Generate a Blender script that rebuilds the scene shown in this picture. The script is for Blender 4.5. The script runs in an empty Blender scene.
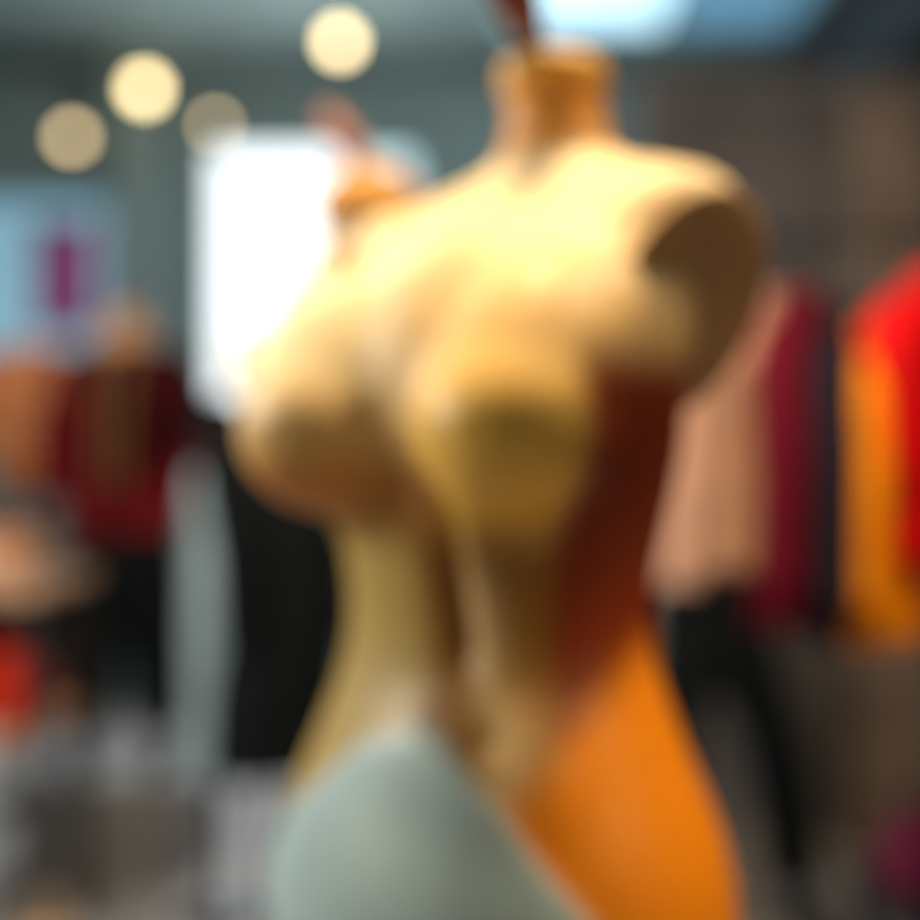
import bpy, math, random
import numpy as np
from mathutils import Vector, Matrix
random.seed(3)
S=bpy.context.scene
S.view_settings.view_transform='Standard'
C=bpy.context.collection

# ---------------------------------------------------------------- materials
def mat(name,col,rough=.6,var=.12,scale=12,emit=None,es=0,metal=0,spec=.3,col2=None):
    m=bpy.data.materials.new(name); m.use_nodes=True
    nt=m.node_tree; b=nt.nodes['Principled BSDF']
    tc=nt.nodes.new('ShaderNodeTexCoord'); n=nt.nodes.new('ShaderNodeTexNoise')
    n.inputs['Scale'].default_value=scale; n.inputs['Detail'].default_value=4
    nt.links.new(tc.outputs['Object'],n.inputs['Vector'])
    r=nt.nodes.new('ShaderNodeValToRGB')
    c2=col2 or tuple(min(1,c*(1+var)) for c in col)
    r.color_ramp.elements[0].position=.35; r.color_ramp.elements[1].position=.65
    r.color_ramp.elements[0].color=(*[c*(1-var) for c in col],1); r.color_ramp.elements[1].color=(*c2,1)
    nt.links.new(n.outputs['Fac'],r.inputs['Fac']); nt.links.new(r.outputs['Color'],b.inputs['Base Color'])
    b.inputs['Roughness'].default_value=rough; b.inputs['Metallic'].default_value=metal
    b.inputs['Specular IOR Level'].default_value=spec
    if emit:
        b.inputs['Emission Color'].default_value=(*emit,1); b.inputs['Emission Strength'].default_value=es
    return m
def attr_mat(name,rough=.45):
    m=bpy.data.materials.new(name); m.use_nodes=True
    nt=m.node_tree; b=nt.nodes['Principled BSDF']
    a=nt.nodes.new('ShaderNodeAttribute'); a.attribute_name='tones_and_shade'
    n=nt.nodes.new('ShaderNodeTexNoise'); n.inputs['Scale'].default_value=25
    mx=nt.nodes.new('ShaderNodeMix'); mx.data_type='RGBA'; mx.blend_type='MULTIPLY'
    mx.inputs[0].default_value=.12
    nt.links.new(a.outputs['Color'],mx.inputs[6]); nt.links.new(n.outputs['Fac'],mx.inputs[7])
    nt.links.new(mx.outputs[2],b.inputs['Base Color'])
    b.inputs['Roughness'].default_value=rough
    b.inputs['Specular IOR Level'].default_value=.25
    return m

# ---------------------------------------------------------------- mesh helpers
def link(name,verts,faces,m=None,smooth=True,parent=None):
    me=bpy.data.meshes.new(name); me.from_pydata([tuple(v) for v in verts],[],faces); me.update()
    if smooth:
        for p in me.polygons: p.use_smooth=True
    o=bpy.data.objects.new(name,me); C.objects.link(o)
    if m: me.materials.append(m)
    if parent: o.parent=parent
    return o
def empty(name,loc=(0,0,0),yaw=0):
    e=bpy.data.objects.new(name,None); C.objects.link(e); e.location=loc; e.rotation_euler=(0,0,yaw); e.empty_display_size=.1
    return e
def box(name,x0,x1,y0,y1,z0,z1,m,parent=None,bev=.006):
    v=[(x,y,z) for z in(z0,z1) for y in(y0,y1) for x in(x0,x1)]
    f=[(0,2,3,1),(4,5,7,6),(0,1,5,4),(2,6,7,3),(0,4,6,2),(1,3,7,5)]
    o=link(name,v,f,m,False,parent)
    if bev:
        b=o.modifiers.new('bev','BEVEL'); b.width=bev; b.segments=2
    return o
def loft_data(secs,n=40,fold=None):
    V=[];F=[]
    for i,s in enumerate(secs):
        cx,cy,cz,a,b=s[:5]; p=s[5] if len(s)>5 else 1
        for k in range(n):
            t=2*math.pi*k/n; c,q=math.cos(t),math.sin(t)
            r=1
            if fold: r=1+fold(i/(len(secs)-1),t)
            V.append((cx+a*r*math.copysign(abs(c)**p,c),cy+b*r*math.copysign(abs(q)**p,q),cz))
    for i in range(len(secs)-1):
        for k in range(n):
            a0=i*n+k;a1=i*n+(k+1)%n
            F.append((a0,a1,a1+n,a0+n))
    F.append(tuple(range(n-1,-1,-1))); F.append(tuple((len(secs)-1)*n+k for k in range(n)))
    return V,F
def smooth_secs(secs,steps=5):
    out=[];N=len(secs);A=np.array(secs,float)
    for i in range(N-1):
        p0=A[max(i-1,0)];p1=A[i];p2=A[i+1];p3=A[min(i+2,N-1)]
        for s in range(steps):
            t=s/steps
            out.append(tuple(.5*((2*p1)+(-p0+p2)*t+(2*p0-5*p1+4*p2-p3)*t*t+(-p0+3*p1-3*p2+p3)*t**3)))
    out.append(tuple(A[-1])); return out
def ell_data(c,r,R=None,n=28,m=18):
    V=[];F=[]
    for i in range(m+1):
        ph=math.pi*i/m
        for k in range(n):
            t=2*math.pi*k/n
            v=Vector((r[0]*math.sin(ph)*math.cos(t),r[1]*math.sin(ph)*math.sin(t),r[2]*math.cos(ph)))
            if R: v=R@v
            V.append(tuple(v+Vector(c)))
    for i in range(m):
        for k in range(n):
            a=i*n+k;b=i*n+(k+1)%n
            F.append((a,a+n,b+n,b))
    return V,F
def join_data(*ds):
    V=[];F=[]
    for v,f in ds:
        o=len(V); V+=list(v); F+=[tuple(i+o for i in ff) for ff in f]
    return V,F
def tube(name,pts,r,m,parent=None,radii=None):
    cu=bpy.data.curves.new(name,'CURVE'); cu.dimensions='3D'; cu.bevel_depth=r; cu.bevel_resolution=4; cu.use_fill_caps=True
    sp=cu.splines.new('POLY'); sp.points.add(len(pts)-1)
    for i,p in enumerate(pts):
        sp.points[i].co=(*p,1); sp.points[i].radius=radii[i] if radii else 1
    o=bpy.data.objects.new(name,cu); C.objects.link(o); cu.materials.append(m)
    dg=bpy.context.evaluated_depsgraph_get()
    me=bpy.data.meshes.new_from_object(o.evaluated_get(dg)); bpy.data.objects.remove(o)
    for p in me.polygons:p.use_smooth=True
    o=bpy.data.objects.new(name,me); C.objects.link(o)
    if parent:o.parent=parent
    return o
def remeshed(name,data,vox,sm,m,parent=None):
    o=link('tmp',*data)
    r=o.modifiers.new('r','REMESH'); r.mode='VOXEL'; r.voxel_size=vox
    s=o.modifiers.new('s','SMOOTH'); s.iterations=sm; s.factor=.5
    dg=bpy.context.evaluated_depsgraph_get()
    me=bpy.data.meshes.new_from_object(o.evaluated_get(dg)); bpy.data.objects.remove(o)
    me.name=name; me.materials.clear(); me.materials.append(m)
    for p in me.polygons:p.use_smooth=True
    o=bpy.data.objects.new(name,me); C.objects.link(o)
    if parent:o.parent=parent
    return o
def skin_body(name,joints,edges,m,parent=None,sub=2):
    me=bpy.data.meshes.new(name); me.from_pydata([j[0] for j in joints],edges,[]); 
    o=bpy.data.objects.new(name,me); C.objects.link(o)
    o.modifiers.new('sk','SKIN'); s=o.modifiers.new('sb','SUBSURF'); s.levels=sub; s.render_levels=sub
    for i,j in enumerate(joints):
        r=j[1]; r=(r,r) if not isinstance(r,tuple) else r
        me.skin_vertices[0].data[i].radius=r
    me.skin_vertices[0].data[0].use_root=True
    me.materials.append(m)
    if parent:o.parent=parent
    return o
def sstep(a,b,x):
    t=np.clip((x-a)/(b-a),0,1); return t*t*(3-2*t)
def round_base(parent,r=.17,m=None):
    v,f=loft_data(smooth_secs([(0,0,0,r,r),(0,0,.012,r,r),(0,0,.022,r*.85,r*.85),(0,0,.04,.03,.03),(0,0,.06,.02,.02)]),40)
    return link('base',v,f,m or M_dark,True,parent)

# ---------------------------------------------------------------- main dress form
M_form=attr_mat('linen_form_painted_shade',.45)  # vertex colour of the form, with some light and shade painted in
M_gold=mat('brass_cap',(.75,.38,.06),.35)
M_wood=mat('turned_wood',(.14,.03,.02),.4)
M_dark=mat('dark_metal',(.02,.02,.022),.35,metal=.6)
M_disc=mat('arm_disc_tan',(.50,.27,.10),.5)

W=1.165
root=empty('dress_form',(.03,1.08,0),math.radians(-38))
secs=[(0,0,-.40,.14,.11),(0,0,-.33,.185,.14),(0,.0,-.25,.211,.160),(0,.0,-.17,.201,.152),(0,0,-.09,.167,.123),(0,0,-.03,.144,.104),(0,0,.02,.140,.100),
  (0,0,.08,.152,.106),(0,0,.14,.166,.114),(0,-.004,.20,.174,.116),(0,.015,.26,.178,.112),(0,.045,.31,.178,.096),(0,.070,.345,.176,.076),
  (0,.086,.372,.164,.060),(0,.094,.388,.122,.052),(0,.096,.400,.070,.050),(0,.095,.418,.052,.048),(0,.092,.44,.048,.047),(0,.088,.472,.047,.046)]
parts=[loft_data(smooth_secs(secs),64)]
AZ,AY=.46,.50
for s in(-1,1):
    cx=.085 if s>0 else .112
    parts.append(ell_data((s*cx,-.090,.160),(.081,.072,.073)))
    parts.append(ell_data((s*(cx-.005),-.066,.200),(.082,.070,.110),Matrix.Rotation(-.45,3,'X')))
    R=Matrix.Rotation(-s*AZ,3,'Z')@Matrix.Rotation(s*AY,3,'Y')
    parts.append(ell_data((s*.126,.056,.277),(.050,.074,.104),R))
    parts.append(ell_data((s*.090,.085,.350),(.095,.050,.037)))
    parts.append(ell_data((s*.095,.04,-.30),(.10,.12,.13)))
parts.append(ell_data((0,-.030,.225),(.12,.085,.13),Matrix.Rotation(-.45,3,'X')))
parts.append(ell_data((0.03,-.07,-.13),(.12,.07,.11)))
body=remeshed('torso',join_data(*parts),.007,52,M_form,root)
me=body.data
n=len(me.vertices); co=np.zeros(n*3); me.vertices.foreach_get('co',co); co=co.reshape(-1,3)
x,y,z=co.T.copy()
az=np.degrees(np.arctan2(x,-y))
rad=np.stack([x,y],1); rad/=np.maximum(np.linalg.norm(rad,axis=1),1e-4)[:,None]
azm=np.interp(z,[-.08,.0,.10,.2],[29,23,14,4])     # body midline twists from chest to hip
groove=np.exp(-((az-azm)/5.5)**2)*sstep(-.045,.0,z)*(1-sstep(.10,.15,z))
navel=np.exp(-(((az-34)/4.0)**2+((z+.072)/.011)**2))
inn=.011*groove+.006*navel-.005*np.exp(-((az-azm-11)/8)**2)*sstep(-.09,.0,z)*(1-sstep(.06,.1,z))
co[:,:2]-=rad*inn[:,None]
cream=(.94,.70,.38); yel=(.96,.54,.09); belly=(.36,.15,.018); olive=(.56,.36,.09); tan_highlight=(.86,.55,.24)
rust_shade=(.23,.028,.002); orange_glow=(.95,.27,.003); pale=(.52,.66,.64)
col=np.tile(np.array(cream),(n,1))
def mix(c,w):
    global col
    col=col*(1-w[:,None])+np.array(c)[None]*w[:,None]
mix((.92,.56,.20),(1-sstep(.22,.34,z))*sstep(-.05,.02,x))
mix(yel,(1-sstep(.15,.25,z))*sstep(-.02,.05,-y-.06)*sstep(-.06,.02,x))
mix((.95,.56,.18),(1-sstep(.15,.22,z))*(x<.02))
mix((.62,.23,.04),(1-sstep(.11,.16,z))*(1-sstep(-.01,.03,x)))  # underside of the far breast, its shade painted as a darker tone
mix(belly,(1-sstep(.05,.11,z)))  # belly brown takes in the shadow strip, painted as colour
mix(tan_highlight,(1-sstep(.02,.09,z))*np.exp(-((az-azm-11)/8)**2))  # vertical belly highlight painted as a lighter strip
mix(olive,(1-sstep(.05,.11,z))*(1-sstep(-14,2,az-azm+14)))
mix(rust_shade,sstep(50,62,az)*(1-sstep(.185,.24,z)))  # unlit side of the torso: shade painted into the colour
mix(rust_shade,(az<-90)*(1-sstep(.185,.24,z)))
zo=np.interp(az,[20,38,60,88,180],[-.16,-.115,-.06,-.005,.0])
mix(orange_glow,(1-sstep(-.035,.022,z-zo))*sstep(18,34,az))  # warm light on the near hip painted into the colour
mix(orange_glow,(az<-90)*(1-sstep(-.02,.02,z)))
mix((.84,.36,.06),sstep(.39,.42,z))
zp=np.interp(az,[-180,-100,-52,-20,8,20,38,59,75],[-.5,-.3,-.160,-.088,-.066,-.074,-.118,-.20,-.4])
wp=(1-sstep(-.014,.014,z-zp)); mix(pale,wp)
# the pale panel is a separate layer of fabric: raise it slightly off the form
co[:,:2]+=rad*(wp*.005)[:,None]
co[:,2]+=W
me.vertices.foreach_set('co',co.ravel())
at=me.color_attributes.new('tones_and_shade','FLOAT_COLOR','POINT')  # holds the form's own tones together with painted highlights and shade
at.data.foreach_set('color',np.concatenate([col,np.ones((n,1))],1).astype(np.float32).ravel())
me.update()
for s in(-1,1):
    R=Matrix.Rotation(-s*AZ,3,'Z')@Matrix.Rotation(s*AY,3,'Y')
    off=R@Vector((s*.044,0,0))
    v,f=ell_data((s*.126+off.x,.056+off.y,.277+off.z+W),(.014,.070,.098),R)
    link('arm_plate',v,f,M_disc,True,root)
v,f=loft_data(smooth_secs([(0,.088,.462+W,.046,.046),(0,.088,.470+W,.050,.050),(0,.087,.482+W,.050,.050),(0,.086,.492+W,.042,.042),(0,.085,.498+W,.024,.024),(0,.085,.500+W,.004,.004)],4),32)
link('neck_cap',v,f,M_gold,True,root)
v,f=loft_data(smooth_secs([(0,.066,.488+W,.012,.012),(0,.055,.50+W,.010,.010),(0,.036,.522+W,.020,.020),(0,.022,.545+W,.022,.022),(0,.014,.568+W,.012,.012),(0,.010,.578+W,.005,.005)]),24)
link('finial',v,f,M_wood,True,root)
tube('pole',[(0,0,.03),(0,0,W-.35)],.018,M_dark,root)
round_base(root,.2)

# ---------------------------------------------------------------- display bust behind
M_bust=mat('bust_linen',(.84,.66,.42),.5,.06,8)
M_cap2=mat('bust_cap_bronze',(.60,.27,.05),.4)
db=empty('display_bust',(-.140,1.75,0),math.radians(-30))
secs=[(0,0,1.29,.08,.06),(0,0,1.32,.11,.08),(0,0,1.36,.15,.095),(0,.01,1.42,.170,.095),(0,.02,1.47,.172,.085),(0,.025,1.51,.155,.072),(0,.028,1.55,.125,.068),(0,.03,1.58,.098,.062),(0,.028,1.605,.070,.058),(0,.026,1.635,.058,.056)]
pp=[loft_data(smooth_secs(secs),48)]
for s in(-1,1):
    pp.append(ell_data((s*.172,.02,1.425),(.045,.06,.075),Matrix.Rotation(s*.5,3,'Y')))
    pp.append(ell_data((s*.065,-.07,1.37),(.06,.06,.06)))
remeshed('bust',join_data(*pp),.007,16,M_bust,db)
v,f=ell_data((0,.024,1.650),(.074,.070,.056)); link('neck_cap',v,f,M_cap2,True,db)
v,f=loft_data(smooth_secs([(0,.02,1.68,.014,.014),(-.005,.015,1.70,.012,.012),(-.018,.01,1.725,.020,.020),(-.032,.005,1.75,.024,.024),(-.045,.0,1.775,.014,.014),(-.05,0,1.79,.004,.004)]),20); link('finial',v,f,mat('turned_wood_red',(.40,.16,.11),.4),True,db)
tube('pole',[(0,0,.03),(0,0,1.33)],.014,M_dark,db); round_base(db,.13)

# ---------------------------------------------------------------- room
M_wall=mat('plaster_teal',(.22,.305,.31),.8,.10,2)
M_ceil=mat('ceiling_paint',(.16,.21,.205),.8,.22,1.2)
M_floor=mat('concrete_floor',(.36,.325,.315),.6,.15,2)
M_part=mat('brown_partition',(.11,.097,.092),.7,.18,4)
M_win=mat('window_glow',(.9,.95,1),.3,0,emit=(.88,.97,1),es=1.5)
M_win3=mat('window_glow_shaded',(.5,.6,.6),.3,.1,2,emit=(.58,.82,.88),es=1.2)
M_win2=mat('window_glow_blue',(.2,.3,.35),.3,.3,1.5,emit=(.28,.56,.72),es=.6)
M_sky=mat('skylight_glow',(.6,.8,.9),.3,0,emit=(.50,.80,.96),es=1.15)
M_frame=mat('window_frame',(.20,.32,.35),.5)
box('floor',-3,3,-1,7.1,-.1,0,M_floor,bev=0)
box('ceiling',-3,3,-1,7.1,3.4,3.5,M_ceil,bev=0)
box('wall_back',-3,3,7.0,7.1,0,3.4,M_wall,bev=0)
box('wall_left',-3.1,-3,-1,7.1,0,3.4,M_wall,bev=0)
box('wall_right',3,3.1,-1,7.1,0,3.4,M_part,bev=0)
box('baseboard_back',-3,3,6.97,7.0,0,.12,M_frame)
def window(i,x0,x1,z0,z1,m):
    w=empty(f'window_{i}',(0,6.96,0))
    box('pane',x0,x1,.0,.02,z0,z1,m,w,0)
    t=.05
    box('jamb_l',x0-t,x0,-.03,.04,z0-t,z1+t,M_frame,w); box('jamb_r',x1,x1+t,-.03,.04,z0-t,z1+t,M_frame,w)
    box('head',x0,x1,-.03,.04,z1,z1+t,M_frame,w); box('sill',x0,x1,-.06,.04,z0-t,z0,M_frame,w)
    return w
window(1,-1.34,-.66,.9,2.98,M_win)
window(2,-2.9,-1.88,1.75,2.72,M_win2)
window(3,-.60,-.26,.9,2.96,M_win3)
sk=empty('window_4',(0,0,3.39)); box('pane',.24,.95,5.0,6.15,-.01,.0,M_sky,sk,0)
M_sky2=mat('skylight_blue',(.1,.2,.3),.3,0,emit=(.12,.30,.46),es=.75)
box('pane_shaded',1.0,1.55,5.0,6.15,-.01,.0,M_sky2,sk,0)
for nm,a in dict(a=(.19,.24,4.95,6.20),b=(1.55,1.60,4.95,6.20),c=(.19,1.60,4.95,5.0),d=(.19,1.60,6.15,6.20),e=(.95,1.0,5.0,6.15)).items():
    box('frame_'+nm,*a,-.04,.0,M_frame,sk)
box('wall_partition',.62,3.0,4.4,4.5,0,2.62,M_part,bev=.01)
M_pier=mat('pier_brick',(.18,.13,.10),.8,.25,5)
box('trim_1',1.30,1.56,4.2,4.4,0,2.50,M_pier,bev=.01)
box('trim_2',.62,3.0,4.36,4.4,2.50,2.62,M_part,bev=.005)
M_dk=mat('dark_duct',(.015,.02,.025),.7)
box('trim_4',1.66,2.95,4.3,6.9,2.85,3.38,M_dk,bev=.02)
box('trim_3',-1.86,-1.55,6.7,6.96,0,3.4,M_wall,bev=.01)

M_bulb=mat('lamp_glow',(1,.9,.7),.3,0,emit=(1,.78,.38),es=9)
M_bulb2=mat('lamp_glow_soft',(1,.9,.7),.3,0,emit=(1,.72,.34),es=6)
for X,Y,Z,r,m in[(-.545,5.8,3.2,.046,M_bulb),(-1.58,6.4,3.16,.052,M_bulb),(-1.90,6.25,2.88,.038,M_bulb2),(-1.17,6.1,2.90,.026,M_bulb2)]:
    e=empty('pendant_lamp',(X,Y,Z))
    v,f=ell_data((0,0,0),(r,r,r)); link('globe',v,f,m,True,e)
    v,f=loft_data([(0,0,r*.8,r*.6,r*.6),(0,0,r*1.05,r*.4,r*.4),(0,0,r*1.2,.02,.02)],24); link('holder',v,f,M_frame,True,e)
    tube('cord',[(0,0,r*1.1),(0,0,3.4-Z)],.005,M_dark,e)

# ---------------------------------------------------------------- garments on rack
def garment(parent,cx,m,length=.60,w=.21,t=.035,top=0,yaw=0,sleeve=.45,seed=0,name='top',y=0,hook=1.66):
    g=empty(name,(cx,y,top),yaw); g.parent=parent
    rnd=random.Random(seed); p1,p2=rnd.random()*6,rnd.random()*6
    L=length
    def fo(u,tt): return (1-u)*(.10*math.sin(6*tt+p1)+.06*math.sin(11*tt+p2))
    secs=[(0,0,-L,w*1.08,t*1.5),(0,0,-L*.75,w*1.0,t*1.3),(0,0,-L*.5,w*.93,t*1.2),(0,0,-L*.25,w*.95,t*1.2),(0,0,-.10,w*1.0,t*1.1),(0,0,-.05,w*.8,t*.9),(0,0,-.015,w*.4,t*.8),(0,0,.0,w*.30,t*.9),(0,0,.015,w*.27,t*.8)]
    v,f=loft_data(smooth_secs(secs,4),56,fo); link('bodice',v,f,m,True,g)
    if sleeve:
        for s in(-1,1):
            pts=[(s*w*.80,0,-.075),(s*w*1.02,0,-.14),(s*w*1.14,-.01,-.27),(s*w*1.20,-.015,-sleeve)]
            tube('sleeve',pts,.048,m,g,[.9,1,.95,.75])
    tube('hanger_bar',[(-w*.8,0,-.05),(0,0,.012),(w*.8,0,-.05)],.005,M_dark,g)
    h=hook-top
    tube('hook',[(0,0,.01),(0,0,h-.02),(.012,0,h),(0,0,h+.018),(-.012,0,h)],.003,M_dark,g)
    return g
M_pink=mat('blush_knit',(.62,.35,.24),.85)
M_wine=mat('wine_velvet',(.11,.002,.012),.8,spec=.1)
M_navy=mat('navy_wool',(.014,.012,.022),.8,spec=.1)
M_mus=mat('orange_cotton',(.92,.28,.002),.8,spec=.1)
M_red=mat('red_silk',(.64,.002,.004),.7,spec=.1)
M_gray=mat('charcoal',(.03,.03,.032),.8,spec=.1)
rack=empty('clothes_rack',(.60,2.3,0))
tube('rail',[(-.20,0,1.70),(1.0,0,1.70)],.010,M_dark,rack)
for X in(-.19,.98):
    tube('upright',[(X,0,.03),(X,0,1.70)],.012,M_dark,rack); tube('foot',[(X,-.25,.02),(X,.25,.02)],.018,M_dark,rack)
garment(rack,-.075,M_pink,.48,.16,.055,1.585,math.radians(36),.50,1,'blush_sweater',hook=1.70)
garment(rack,.01,M_wine,.57,.19,.05,1.59,math.radians(66),.5,2,'wine_top',hook=1.70)
garment(rack,.085,M_navy,.57,.19,.035,1.56,math.radians(68),.5,3,'navy_top',hook=1.70)
garment(rack,.155,M_mus,.54,.19,.060,1.53,math.radians(62),.46,4,'orange_top',hook=1.70)
garment(rack,.265,M_red,.50,.20,.06,1.625,math.radians(45),.35,6,'red_blouse',hook=1.70)
garment(rack,.42,M_red,.6,.20,.06,1.61,math.radians(50),.42,7,'red_tunic',hook=1.70)
garment(rack,.60,M_gray,.6,.20,.06,1.6,math.radians(50),.42,8,'charcoal_top',hook=1.70)

M_blk=mat('black_denim',(.006,.008,.009),.8,spec=.06)
tr=empty('trouser_form',(.69,3.5,0))
skin_body('trousers',[((0,0,.92),(.17,.10)),((0,0,.82),(.17,.10)),((-.095,0,.74),.095),((-.11,-.01,.45),.085),((-.11,.0,.12),.068),((.11,0,.74),.098),((.185,-.01,.45),.090),((.235,0,.12),.076),((0,0,.98),(.15,.09))],
  [(0,1),(1,2),(2,3),(3,4),(1,5),(5,6),(6,7),(0,8)],M_blk,tr)
for X in(-.11,.235):
    v,f=ell_data((X,-.04,.045),(.045,.12,.045)); link('shoe',v,f,M_blk,True,tr)
M_lgray=mat('warm_grey_block',(.34,.31,.285),.7)
cab=empty('display_block',(.80,4.05,0)); box('block',-.28,.16,-.2,.25,0,.88,M_lgray,cab,.01)
M_mag=mat('magenta_fabric',(.16,.004,.04),.7)
be=empty('display_bench',(1.20,2.75,0))
box('bench_top',-.30,.4,-.2,.2,.32,.38,M_gray,be)
box('modesty_panel',-.27,.37,-.17,-.15,.05,.32,M_gray,be)
for X in(-.27,.37):
    for Y in(-.17,.17): box('leg',X-.02,X+.02,Y-.02,Y+.02,0,.32,M_gray,be)
bg=empty('handbag',(1.0,2.72,.08))
v,f=loft_data(smooth_secs([(0,0,.302,.09,.07),(0,0,.36,.11,.075),(0,0,.43,.10,.055),(0,0,.47,.07,.03)]),40); link('bag_body',v,f,M_mag,True,bg)
tube('handle',[(-.05,0,.45),(-.04,0,.52),(0,0,.55),(.04,0,.52),(.05,0,.45)],.008,M_blk,bg)

# ---------------------------------------------------------------- left side
M_skin=mat('mannequin_tan',(.46,.22,.07),.5)
M_plaid=mat('red_check_jacket',(.005,.003,.004),.8,.3,7,col2=(.15,.006,.009),spec=.06)
M_plinth=mat('plinth_mauve_grey',(.30,.29,.29),.6)
mn=empty('dressed_mannequin',(-1.10,4.20,.0))
box('plinth',-.28,.28,-.24,.26,0,.30,M_plinth,mn)
mb=empty('figure',(0,0,.30)); mb.parent=mn; mb.scale=(1.0,1.05,1.03)
skin_body('body',[((0,0,.92),(.13,.09)),((0,0,1.12),(.12,.09)),((0,0,1.32),(.15,.09)),((0,0,1.38),(.065,.06)),((0,0,1.42),(.06,.06)),((-.08,0,.8),.08),((-.10,0,.42),.055),((-.10,0,.06),.04),((.08,0,.8),.08),((.10,0,.42),.055),((.10,0,.06),.04),((0,0,1.47),(.03,.03))],
 [(0,1),(1,2),(2,3),(3,4),(0,5),(5,6),(6,7),(0,8),(8,9),(9,10),(4,11)],M_skin,mb)
skin_body('jacket',[((0,0,.90),(.20,.12)),((0,0,1.10),(.19,.12)),((0,0,1.26),(.20,.115)),((-.17,0,1.25),.085),((-.23,.0,1.04),.075),((-.21,-.10,.84),.062),((.18,0,1.25),.09),((.25,0,1.04),.078),((.22,-.10,.84),.062),((0,0,.74),(.20,.13)),((0,0,1.34),(.11,.085))],
 [(0,1),(1,2),(2,3),(3,4),(4,5),(2,6),(6,7),(7,8),(0,9),(2,10)],M_plaid,mb)
M_scarf=mat('olive_scarf',(.13,.06,.018),.8)
for s in(-1,1):
    tube('scarf_end',[(s*.07,-.10,1.34),(s*.045,-.155,1.22),(s*.03,-.16,1.05),(s*.03,-.155,.90)],.018,M_scarf,mb)
skin_body('trousers',[((0,0,.86),(.18,.11)),((0,0,.74),(.19,.12)),((-.09,0,.65),.12),((-.10,0,.38),.105),((-.12,0,.08),.085),((.09,0,.65),.12),((.10,0,.38),.105),((.12,0,.08),.085)],
 [(0,1),(1,2),(2,3),(3,4),(1,5),(5,6),(6,7)],M_blk,mb)
for X in(-.12,.12):
    v,f=ell_data((X,-.05,.035),(.045,.12,.04)); link('shoe',v,f,M_blk,True,mb)

M_tanj=mat('tan_jacket',(.56,.20,.075),.8,.25)
dm=empty('display_torso',(-1.62,4.80,0))
skin_body('jacket',[((0,0,1.05),(.10,.08)),((0,0,1.25),(.10,.08)),((0,0,1.48),(.12,.08)),((-.12,0,1.48),.06),((-.16,0,1.20),.045),((.11,0,1.49),.06),((.15,0,1.22),.045),((0,0,1.58),(.04,.04))],
 [(0,1),(1,2),(2,3),(3,4),(2,5),(5,6),(2,7)],M_tanj,dm)
tube('pole',[(0,0,.02),(0,0,1.05)],.02,M_dark,dm); round_base(dm,.12)
dm.scale=(1.5,1.2,1.10)

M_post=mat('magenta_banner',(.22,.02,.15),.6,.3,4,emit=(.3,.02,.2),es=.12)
ps=empty('hanging_banner',(-1.83,5.9,0))
box('banner_cloth',-.13,.13,0,.015,1.90,2.38,M_post,ps,.003)
tube('banner_rod',[(-.15,.007,2.39),(.15,.007,2.39)],.012,M_dark,ps)
for X in(-.13,.13): tube('banner_wire',[(X,.007,2.39),(X,.007,3.4)],.003,M_dark,ps)

bc=empty('black_coat_stand',(-.45,3.0,0))
def foB(u,t): return (1-u)*(.07*math.sin(6*t)+.04*math.sin(13*t+1))
secs=[(.0,0,.57,.13,.12),(.02,0,.75,.14,.12),(.05,0,.95,.14,.11),(.05,0,1.10,.14,.10),(.0,0,1.22,.13,.09),(-.05,0,1.32,.10,.08),(-.10,0,1.40,.06,.06),(-.12,0,1.45,.035,.04)]
v,f=loft_data(smooth_secs(secs),56,foB); link('coat',v,f,M_blk,True,bc)
tube('sleeve',[(-.12,0,1.40),(-.10,-.05,1.24),(-.06,-.10,1.08),(-.05,-.1,.9)],.05,M_blk,bc)
tube('pole',[(0,0,.02),(0,0,1.22),(-.12,0,1.44)],.014,M_dark,bc); round_base(bc,.12)

M_pb=mat('pale_blue_dress',(.42,.55,.58),.7)
pd=empty('pale_dress_stand',(-.68,3.6,0))
secs=[(0,0,.40,.09,.09),(0,0,.65,.085,.085),(0,0,.9,.08,.08),(0,0,1.08,.07,.07),(0,0,1.18,.08,.07),(0,0,1.26,.07,.06),(0,0,1.31,.03,.03)]
v,f=loft_data(smooth_secs(secs),56,foB); link('dress',v,f,M_pb,True,pd)
tube('pole',[(0,0,.02),(0,0,1.3)],.014,M_dark,pd); round_base(pd,.12)

M_tt=mat('pale_wood_table',(.50,.30,.19),.5)
tb=empty('display_table',(-1.55,3.42,0))
box('table_top',-.45,.50,-.25,.25,.95,.99,M_tt,tb); box('lower_shelf',-.43,.48,-.23,.23,.58,.62,M_tt,tb)
for X in(-.43,.48):
    for Y in(-.22,.22): box('leg',X-.02,X+.02,Y-.02,Y+.02,0,.95,M_gray,tb)
box('back_panel',-.43,.46,.20,.22,.62,.95,M_gray,tb)
M_rb=mat('red_leather',(.60,.024,.006),.6,spec=.1)
hb=empty('handbag',(-1.15,3.30,.62))
v,f=loft_data(smooth_secs([(0,0,.003,.08,.07),(0,0,.07,.09,.075),(0,0,.15,.08,.055),(0,0,.20,.05,.03)]),40); link('bag_body',v,f,M_rb,True,hb)
tube('handle',[(-.04,0,.18),(-.03,0,.25),(0,0,.28),(.03,0,.25),(.04,0,.18)],.008,M_blk,hb)
fc=empty('folded_clothes',(-1.26,3.36,.992))
for i,m in enumerate([M_pink,mat('cream_knit',(.7,.5,.34),.9),M_tanj]):
    v,f=loft_data([(0,0,i*.04,.14,.12,.5),(0,0,i*.04+.008,.15,.135,.5),(0,0,i*.04+.030,.15,.135,.5),(0,0,i*.04+.038,.14,.12,.5)],40); link('folded_item',v,f,m,True,fc)

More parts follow.
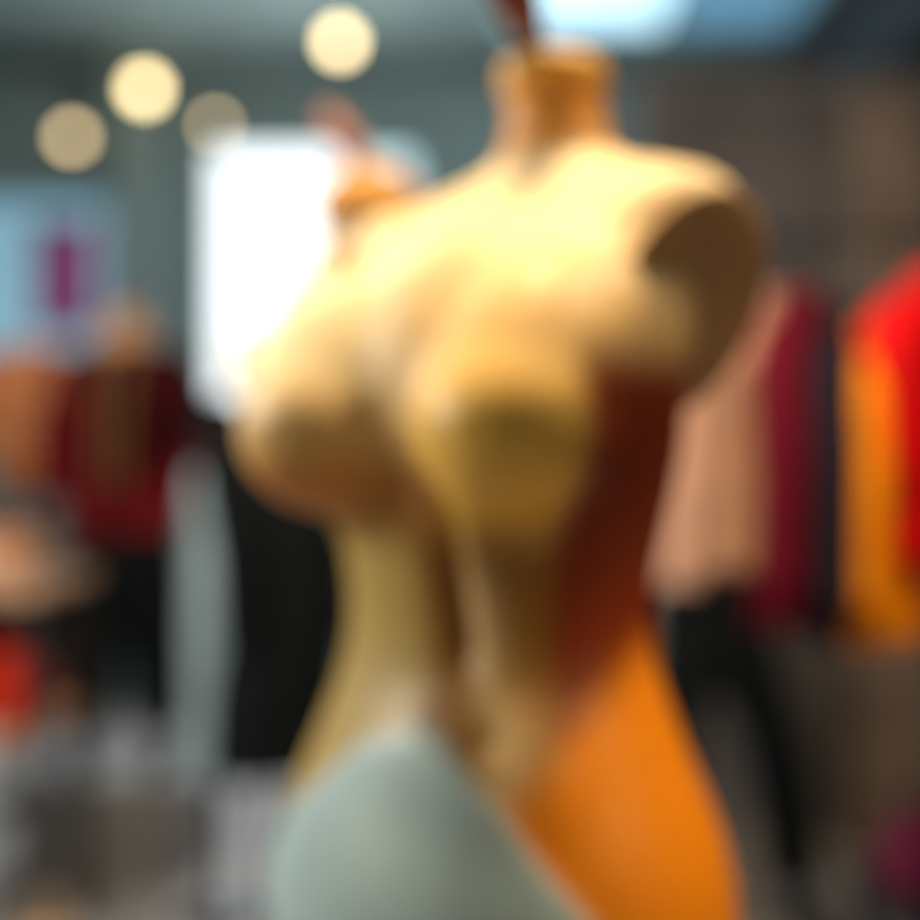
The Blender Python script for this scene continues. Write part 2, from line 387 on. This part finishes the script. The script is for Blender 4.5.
M_tan=mat('tan_leather',(.42,.27,.14),.5)
tg=empty('tote_bag',(-.98,3.02,0))
v,f=loft_data(smooth_secs([(0,0,.005,.07,.05),(0,0,.08,.075,.055),(0,0,.16,.07,.045),(0,0,.19,.06,.04)]),36); link('bag_body',v,f,M_tan,True,tg)
tube('handle',[(-.04,0,.18),(-.03,0,.24),(0,0,.26),(.03,0,.24),(.04,0,.18)],.007,M_tan,tg)

# ---------------------------------------------------------------- lights
def area(name,loc,target,size,power,col):
    l=bpy.data.lights.new(name,'AREA'); l.size=size; l.energy=power; l.color=col
    o=bpy.data.objects.new(name,l); C.objects.link(o); o.location=loc
    o.rotation_euler=(Vector(target)-Vector(loc)).to_track_quat('-Z','Y').to_euler(); return o
area('track_light_key',(-.08,1.15,3.1),(.05,1.05,1.4),.25,46,(1,.80,.46))
area('window_light',(-.8,6.7,2.0),(-.2,1.2,1.3),1.2,60,(.85,.95,1))
area('window_side_light',(-2.2,1.7,2.1),(0,1.2,1.35),.7,50,(.98,.97,.90))
area('track_light_rack',(.9,.9,3.1),(.95,2.3,1.3),.4,36,(1,.85,.7))
area('ceiling_light_left',(-1.4,2.8,3.2),(-1.3,4.0,.3),.8,36,(1,.93,.88))
area('ceiling_wash',(0,5.2,1.9),(-.3,6.2,3.4),1.0,12,(.88,1,1))
l=bpy.data.lights.new('added_hip_spot','SPOT'); l.energy=85; l.color=(1,.78,.38); l.spot_size=math.radians(12); l.spot_blend=1; l.shadow_soft_size=.05  # unseen spot added to brighten the hip, no fixture modelled
o=bpy.data.objects.new('added_hip_spot',l); C.objects.link(o); o.location=(1.3,-.4,2.2)
o.rotation_euler=(Vector((.17,1.0,1.06))-o.location).to_track_quat('-Z','Y').to_euler()
w=bpy.data.worlds.new('world'); S.world=w; w.use_nodes=True
w.node_tree.nodes['Background'].inputs[0].default_value=(.74,.68,.60,1); w.node_tree.nodes['Background'].inputs[1].default_value=.16

cd=bpy.data.cameras.new('camera'); cam=bpy.data.objects.new('camera',cd); C.objects.link(cam)
cam.location=(0,0,1.3); cam.rotation_euler=(math.radians(90),0,0); cd.lens=50; cd.sensor_width=36
cd.dof.use_dof=True; cd.dof.focus_distance=.5; cd.dof.aperture_fstop=1.8
S.camera=cam
